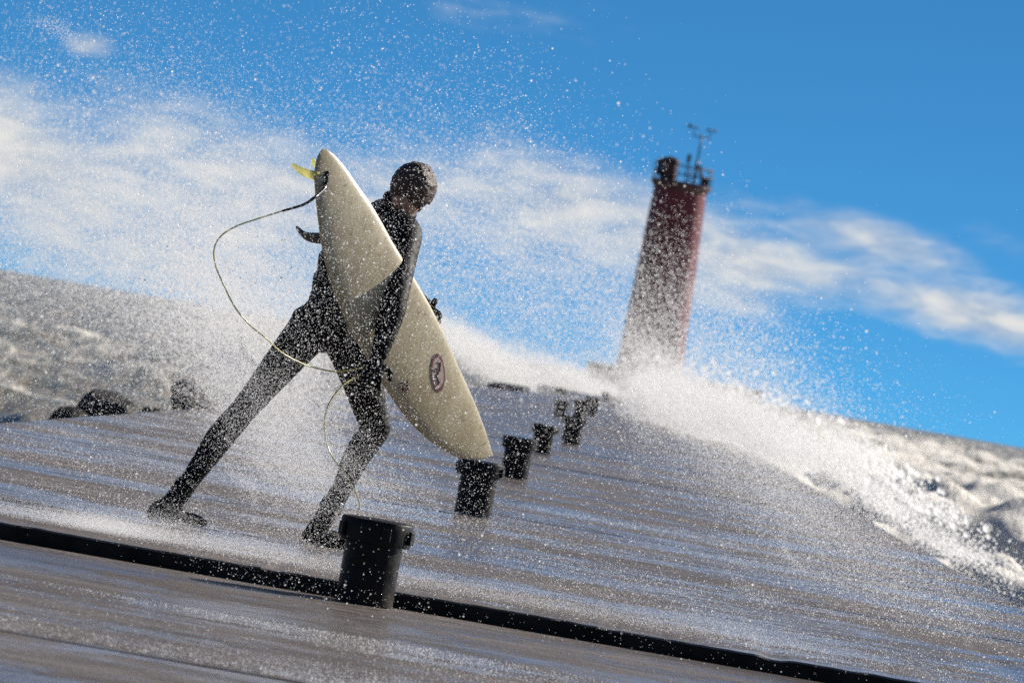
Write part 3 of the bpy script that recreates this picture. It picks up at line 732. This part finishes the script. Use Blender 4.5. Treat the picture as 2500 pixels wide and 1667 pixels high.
# ------------------------------------------------------------------ spray: droplets in the air round the surfer
def gauss_cloud(px, py, Z, sxp, syp, sz, rot, n):
    """n droplets in an ellipsoid centred Z metres out; sxp, syp in photograph pixels at that distance"""
    c = P(px, py, Z); k = Z/F; a = rng.normal(0, 1, n)*sxp*k; b = rng.normal(0, 1, n)*syp*k; r = R(rot)-ROLL
    X = c.x+a*math.cos(r)+b*math.sin(r); z = c.z+a*math.sin(r)-b*math.cos(r); return np.stack([X, c.y+rng.normal(0, sz, n), z], 1)
def clean(c, zmin=0.0):
    y_ = c[:, 1]; dk = np.where(y_ < STEP, LOW, 0.0)
    inside = (c[:, 0] > -3.4+.02*y_) & (c[:, 0] < 2.3+.02*y_)
    return c[(~inside) | (c[:, 2] > dk+.003)]
def fbm_keep(c, sc_, seed, lo, hi):
    v = np.zeros(len(c)); r = np.random.default_rng(seed)
    for o_ in range(26):
        q = r.normal(0, 1, 3); q /= np.linalg.norm(q); q *= sc_*2**r.uniform(0, 2.6); t_ = q[0]*.94-q[2]*.34; q[0] -= .94*t_*.65; q[2] += .34*t_*.65   # drawn out along the wind
        v += np.sin((c @ q+r.uniform(0, 6.28)))
    v /= 3.6
    pk = np.clip((v-lo)/(hi-lo), 0.03, 1)**1.4; return c[rng.random(len(c)) < pk]
# (px, py, Z, half sizes, depth spread, slope, fine count, coarse count)
CL = [
    (200, 560, 23, 420, 190, 1.6, -12, 300, 16),
    (650, 480, 23, 330, 170, 1.6, -20, 190, 14),
    (560, 700, 22.5, 220, 150, 1.2, -25, 210, 9),
    (620, 870, 22, 120, 90, .6, -40, 105, 4),
    (1130, 560, 23, 260, 170, 1.6, -12, 130, 10),
    (1260, 790, 24, 220, 110, 1.8, -10, 110, 6),
    (1570, 880, 25, 150, 60, 1.8, -40, 40, 4),
    (1800, 950, 25, 200, 85, 1.8, -38, 150, 7),
    (2020, 1040, 25, 260, 110, 1.8, -25, 120, 6),
    (1900, 1190, 24, 300, 100, 1.6, -18, 190, 6),
    (2250, 1480, 21.5, 280, 130, 1.0, -15, 160, 6),
    (710, 1060, 21.8, 95, 75, .4, -35, 130, 5),
    (640, 960, 21.9, 60, 90, .4, 35, 60, 3),
    (920, 1170, 21.9, 130, 60, .4, -25, 70, 4),
    (820, 1240, 22.2, 100, 60, .4, 40, 45, 3),
    (300, 800, 23, 340, 120, 1.8, -8, 130, 6),
    (500, 1130, 22.5, 420, 130, 1.4, -10, 110, 6),
    (1300, 1320, 21.5, 520, 120, 1.3, -10, 150, 7),
    (1600, 1080, 24, 380, 120, 2.0, -10, 130, 6),
    (900, 780, 21.4, 300, 280, 1.2, 0, 80, 17),
    (850, 680, 21.0, 220, 260, .6, 0, 130, 17),
    (700, 1380, 19.2, 700, 60, .5, -10, 60, 6),
    (1000, 1000, 20.5, 650, 330, 2.0, -8, 100, 11),
    (250, 130, 22, 480, 110, 2.0, -14, 26, 5),
    (950, 190, 22, 330, 110, 2.0, -22, 12, 4),
    (1380, 430, 22, 220, 90, 2.0, -30, 12, 3),
]
KF, KC = 1000, 1000
fine, coarse = [], []
for (px, py, Z, a, b, sz, rot, nw) in ((640, 900, 22, 130, 120, .5, -50, 26), (720, 1080, 21.8, 110, 90, .4, -40, 26), (250, 600, 23, 300, 150, 1.2, -18, 34), (1620, 870, 25, 130, 80, 1, -50, 12),
                                      (1820, 960, 24.5, 200, 80, 1, -36, 26), (900, 1180, 21.6, 110, 60, .4, -35, 9), (2150, 1420, 21.5, 260, 110, .8, -18, 22), (1300, 720, 24, 240, 110, 1.2, -14, 20), (640, 560, 22.6, 220, 130, 1, -22, 22)):
    for q_ in range(nw):     # torn strings of spray
        L_ = random.uniform(35, 110); c_ = gauss_cloud(px, py, Z, a, b, sz, rot, 1)[0]; n_ = int(random.uniform(300, 1300)); k_ = Z/F
        an_ = R(random.gauss(rot, 14))-ROLL; t_ = rng.normal(0, 1, n_)*L_*k_; u_ = rng.normal(0, 1, n_)*random.uniform(4, 13)*k_+.25*np.abs(t_)**2/(L_*k_)*random.choice((-1, 1))
        fine.append(np.stack([c_[0]+t_*math.cos(an_)-u_*math.sin(an_), c_[1]+rng.normal(0, .05, n_), c_[2]+t_*math.sin(an_)+u_*math.cos(an_)], 1))
for (px, py, Z, a, b, sz, rot, nf, nc_) in CL:
    fine.append(gauss_cloud(px, py, Z, a, b, sz, rot, int(nf*KF*.26))); coarse.append(gauss_cloud(px, py, Z, a, b, sz, rot, int(nc_*KC*.62)))
fine = clean(fbm_keep(np.concatenate(fine), 2.2, 21, -.9, 1.3)); coarse = clean(fbm_keep(np.concatenate(coarse), 2.6, 22, -1.0, 1.3))
fine = fine[fine[:, 1] > 15]; coarse = coarse[coarse[:, 1] > 16]
rf = np.clip(rng.lognormal(math.log(.00085), .34, len(fine)), .0004, .0018)
rc = np.clip(rng.lognormal(math.log(.00130), .44, len(coarse)), .0006, .0050)
points('spray_droplets', coarse, rc, M_drop, 'large bright water drops flying all round the surfer')
points('fine_spray', fine, rf, M_drop, 'fine white sea spray blown across the pier round the surfer')
# low sheets of mist blown along the deck behind the step
n = 90000
gx = np.concatenate([rng.normal(-1.15, .45, n//2), rng.normal(-2.05, .3, n//6), rng.normal(.1, .9, n//3)]); n = len(gx)
gx[:n//5] = rng.normal(-1.33, .12, n//5)
sh = np.stack([gx, 20.0+np.abs(rng.normal(0, .55, n)), np.abs(rng.normal(0, .028, n))+.002], 1)
points('deck_mist', sh, np.clip(rng.normal(.0007, .00015, n), .0004, .001), M_drop, 'low white mist blown along the deck just behind the step', 'mist')
# splash over the far right side of the pier, and mist beyond
far_, fr = [], []
def plume(px, py, Z, a, b, sz, rot, n, r): 
    c = gauss_cloud(px, py, Z, a, b, sz, rot, n); far_.append(c); fr.append(np.full(len(c), r))
for (px, py, Z, a_, b_, n_) in ((1650, 990, 122, 75, 50, 70000), (1600, 960, 128, 34, 34, 22000), (1590, 950, 140, 26, 22, 5000), (1735, 1022, 108, 90, 34, 45000),
                              (1800, 1030, 96, 60, 34, 16000), (1880, 1065, 86, 60, 26, 12000), (1960, 1100, 78, 50, 26, 7000),
                              (2060, 1130, 68, 60, 24, 6000), (2200, 1240, 55, 60, 16, 2600), (2330, 1330, 48, 50, 16, 2200)):
    for q_ in range(5):      # each burst is several torn clumps
        k_ = random.uniform(.45, 1.1); plume(px+random.gauss(0, a_*.55), py+random.gauss(0, b_*.45), Z+random.gauss(0, 2), a_*k_*.8, b_*k_*.8, 2.5, random.uniform(-60, -10), int(n_/5), .0055+.00004*Z)
plume(1500, 985, 215, 110, 18, 5, -10, 45000, .014)
plume(1520, 925, 290, 75, 30, 6, -8, 5000, .018)
plume(1250, 908, 230, 170, 24, 8, -10, 60000, .015)
plume(1600, 930, 200, 80, 40, 6, -40, 7000, .012)
# soft drifting mist well behind the surfer, out of focus
plume(120, 560, 60, 330, 150, 8, -14, 42000, .0042)
plume(600, 660, 55, 230, 130, 7, -25, 38000, .0042)
plume(600, 820, 50, 160, 70, 5, -30, 40000, .0040)
plume(1220, 640, 60, 260, 130, 8, -12, 28000, .0042)
plume(1620, 880, 70, 180, 45, 8, -25, 9000, .0045)
plume(1850, 930, 60, 200, 60, 6, -30, 16000, .0042)
plume(430, 1290, 21.6, 60, 16, .2, -5, 9000, .0007)
plume(700, 1080, 26, 120, 60, .8, -30, 60000, .0009)
plume(2250, 1450, 26, 300, 90, 1.0, -15, 36000, .0010)
plume(1850, 1140, 34, 300, 60, 3.0, -20, 36000, .0015)
far_ = np.concatenate(far_); fr = np.concatenate(fr)
kk = clean(far_); ok = ((far_[:, 2] > .01) | ~((far_[:, 0] > -3.4+.02*far_[:, 1]) & (far_[:, 0] < 2.3+.02*far_[:, 1]))) & (far_[:, 2] > -1.6)
big_ = []
for _ in range(1500):
    t_ = random.random(); px = 1560+t_*760+random.gauss(0, 40); py = 850+t_*430+random.gauss(0, 26)-35*math.sin(t_*3.1)
    big_.append(P(px, py, 128-t_*80))
big_ = np.array(big_); far_ = np.concatenate([far_, big_]); fr = np.concatenate([fr, rng.lognormal(math.log(.016), .5, len(big_))]); ok = np.concatenate([ok, big_[:, 2] > .02])
points('breaking_wave_splash', far_[ok], fr[ok]*rng.lognormal(0, .3, ok.sum()), M_foamdrop, 'white wall of spray thrown up where waves break over the pier below the lighthouse', 'splash')

# splashes on the wet deck, and white beads put in for sun glints, in patches
def beads(n, y0, y1, hz, rr_, name, lab):
    Y = rng.uniform(y0, y1, n); X = rng.uniform(-2.6, 2.3, n)
    v = np.sin(X*1.1+Y*2.3)+np.sin(X*.7-Y*1.3+1)+np.sin(X*2.9+.5*Y)
    k_ = rng.random(n) < np.clip(.45+.35*v, .04, 1); X, Y = X[k_], Y[k_]
    z0 = np.where(Y < STEP, LOW, 0)+.003
    points(name, np.stack([X, Y, z0+np.abs(rng.normal(0, hz, len(X)))], 1), np.clip(rng.lognormal(math.log(rr_), .35, len(X)), .0005, .003), M_drop, lab, 'water beads')
beads(90000, 14.62, 17.2, .003, .0008, 'glint_beads', 'white beads standing in for sun glints on the rough band of concrete in front of the step')
beads(60000, 19.6, 34, .012, .0011, 'deck_splashes', 'small white splashes hopping over the raised wet deck')
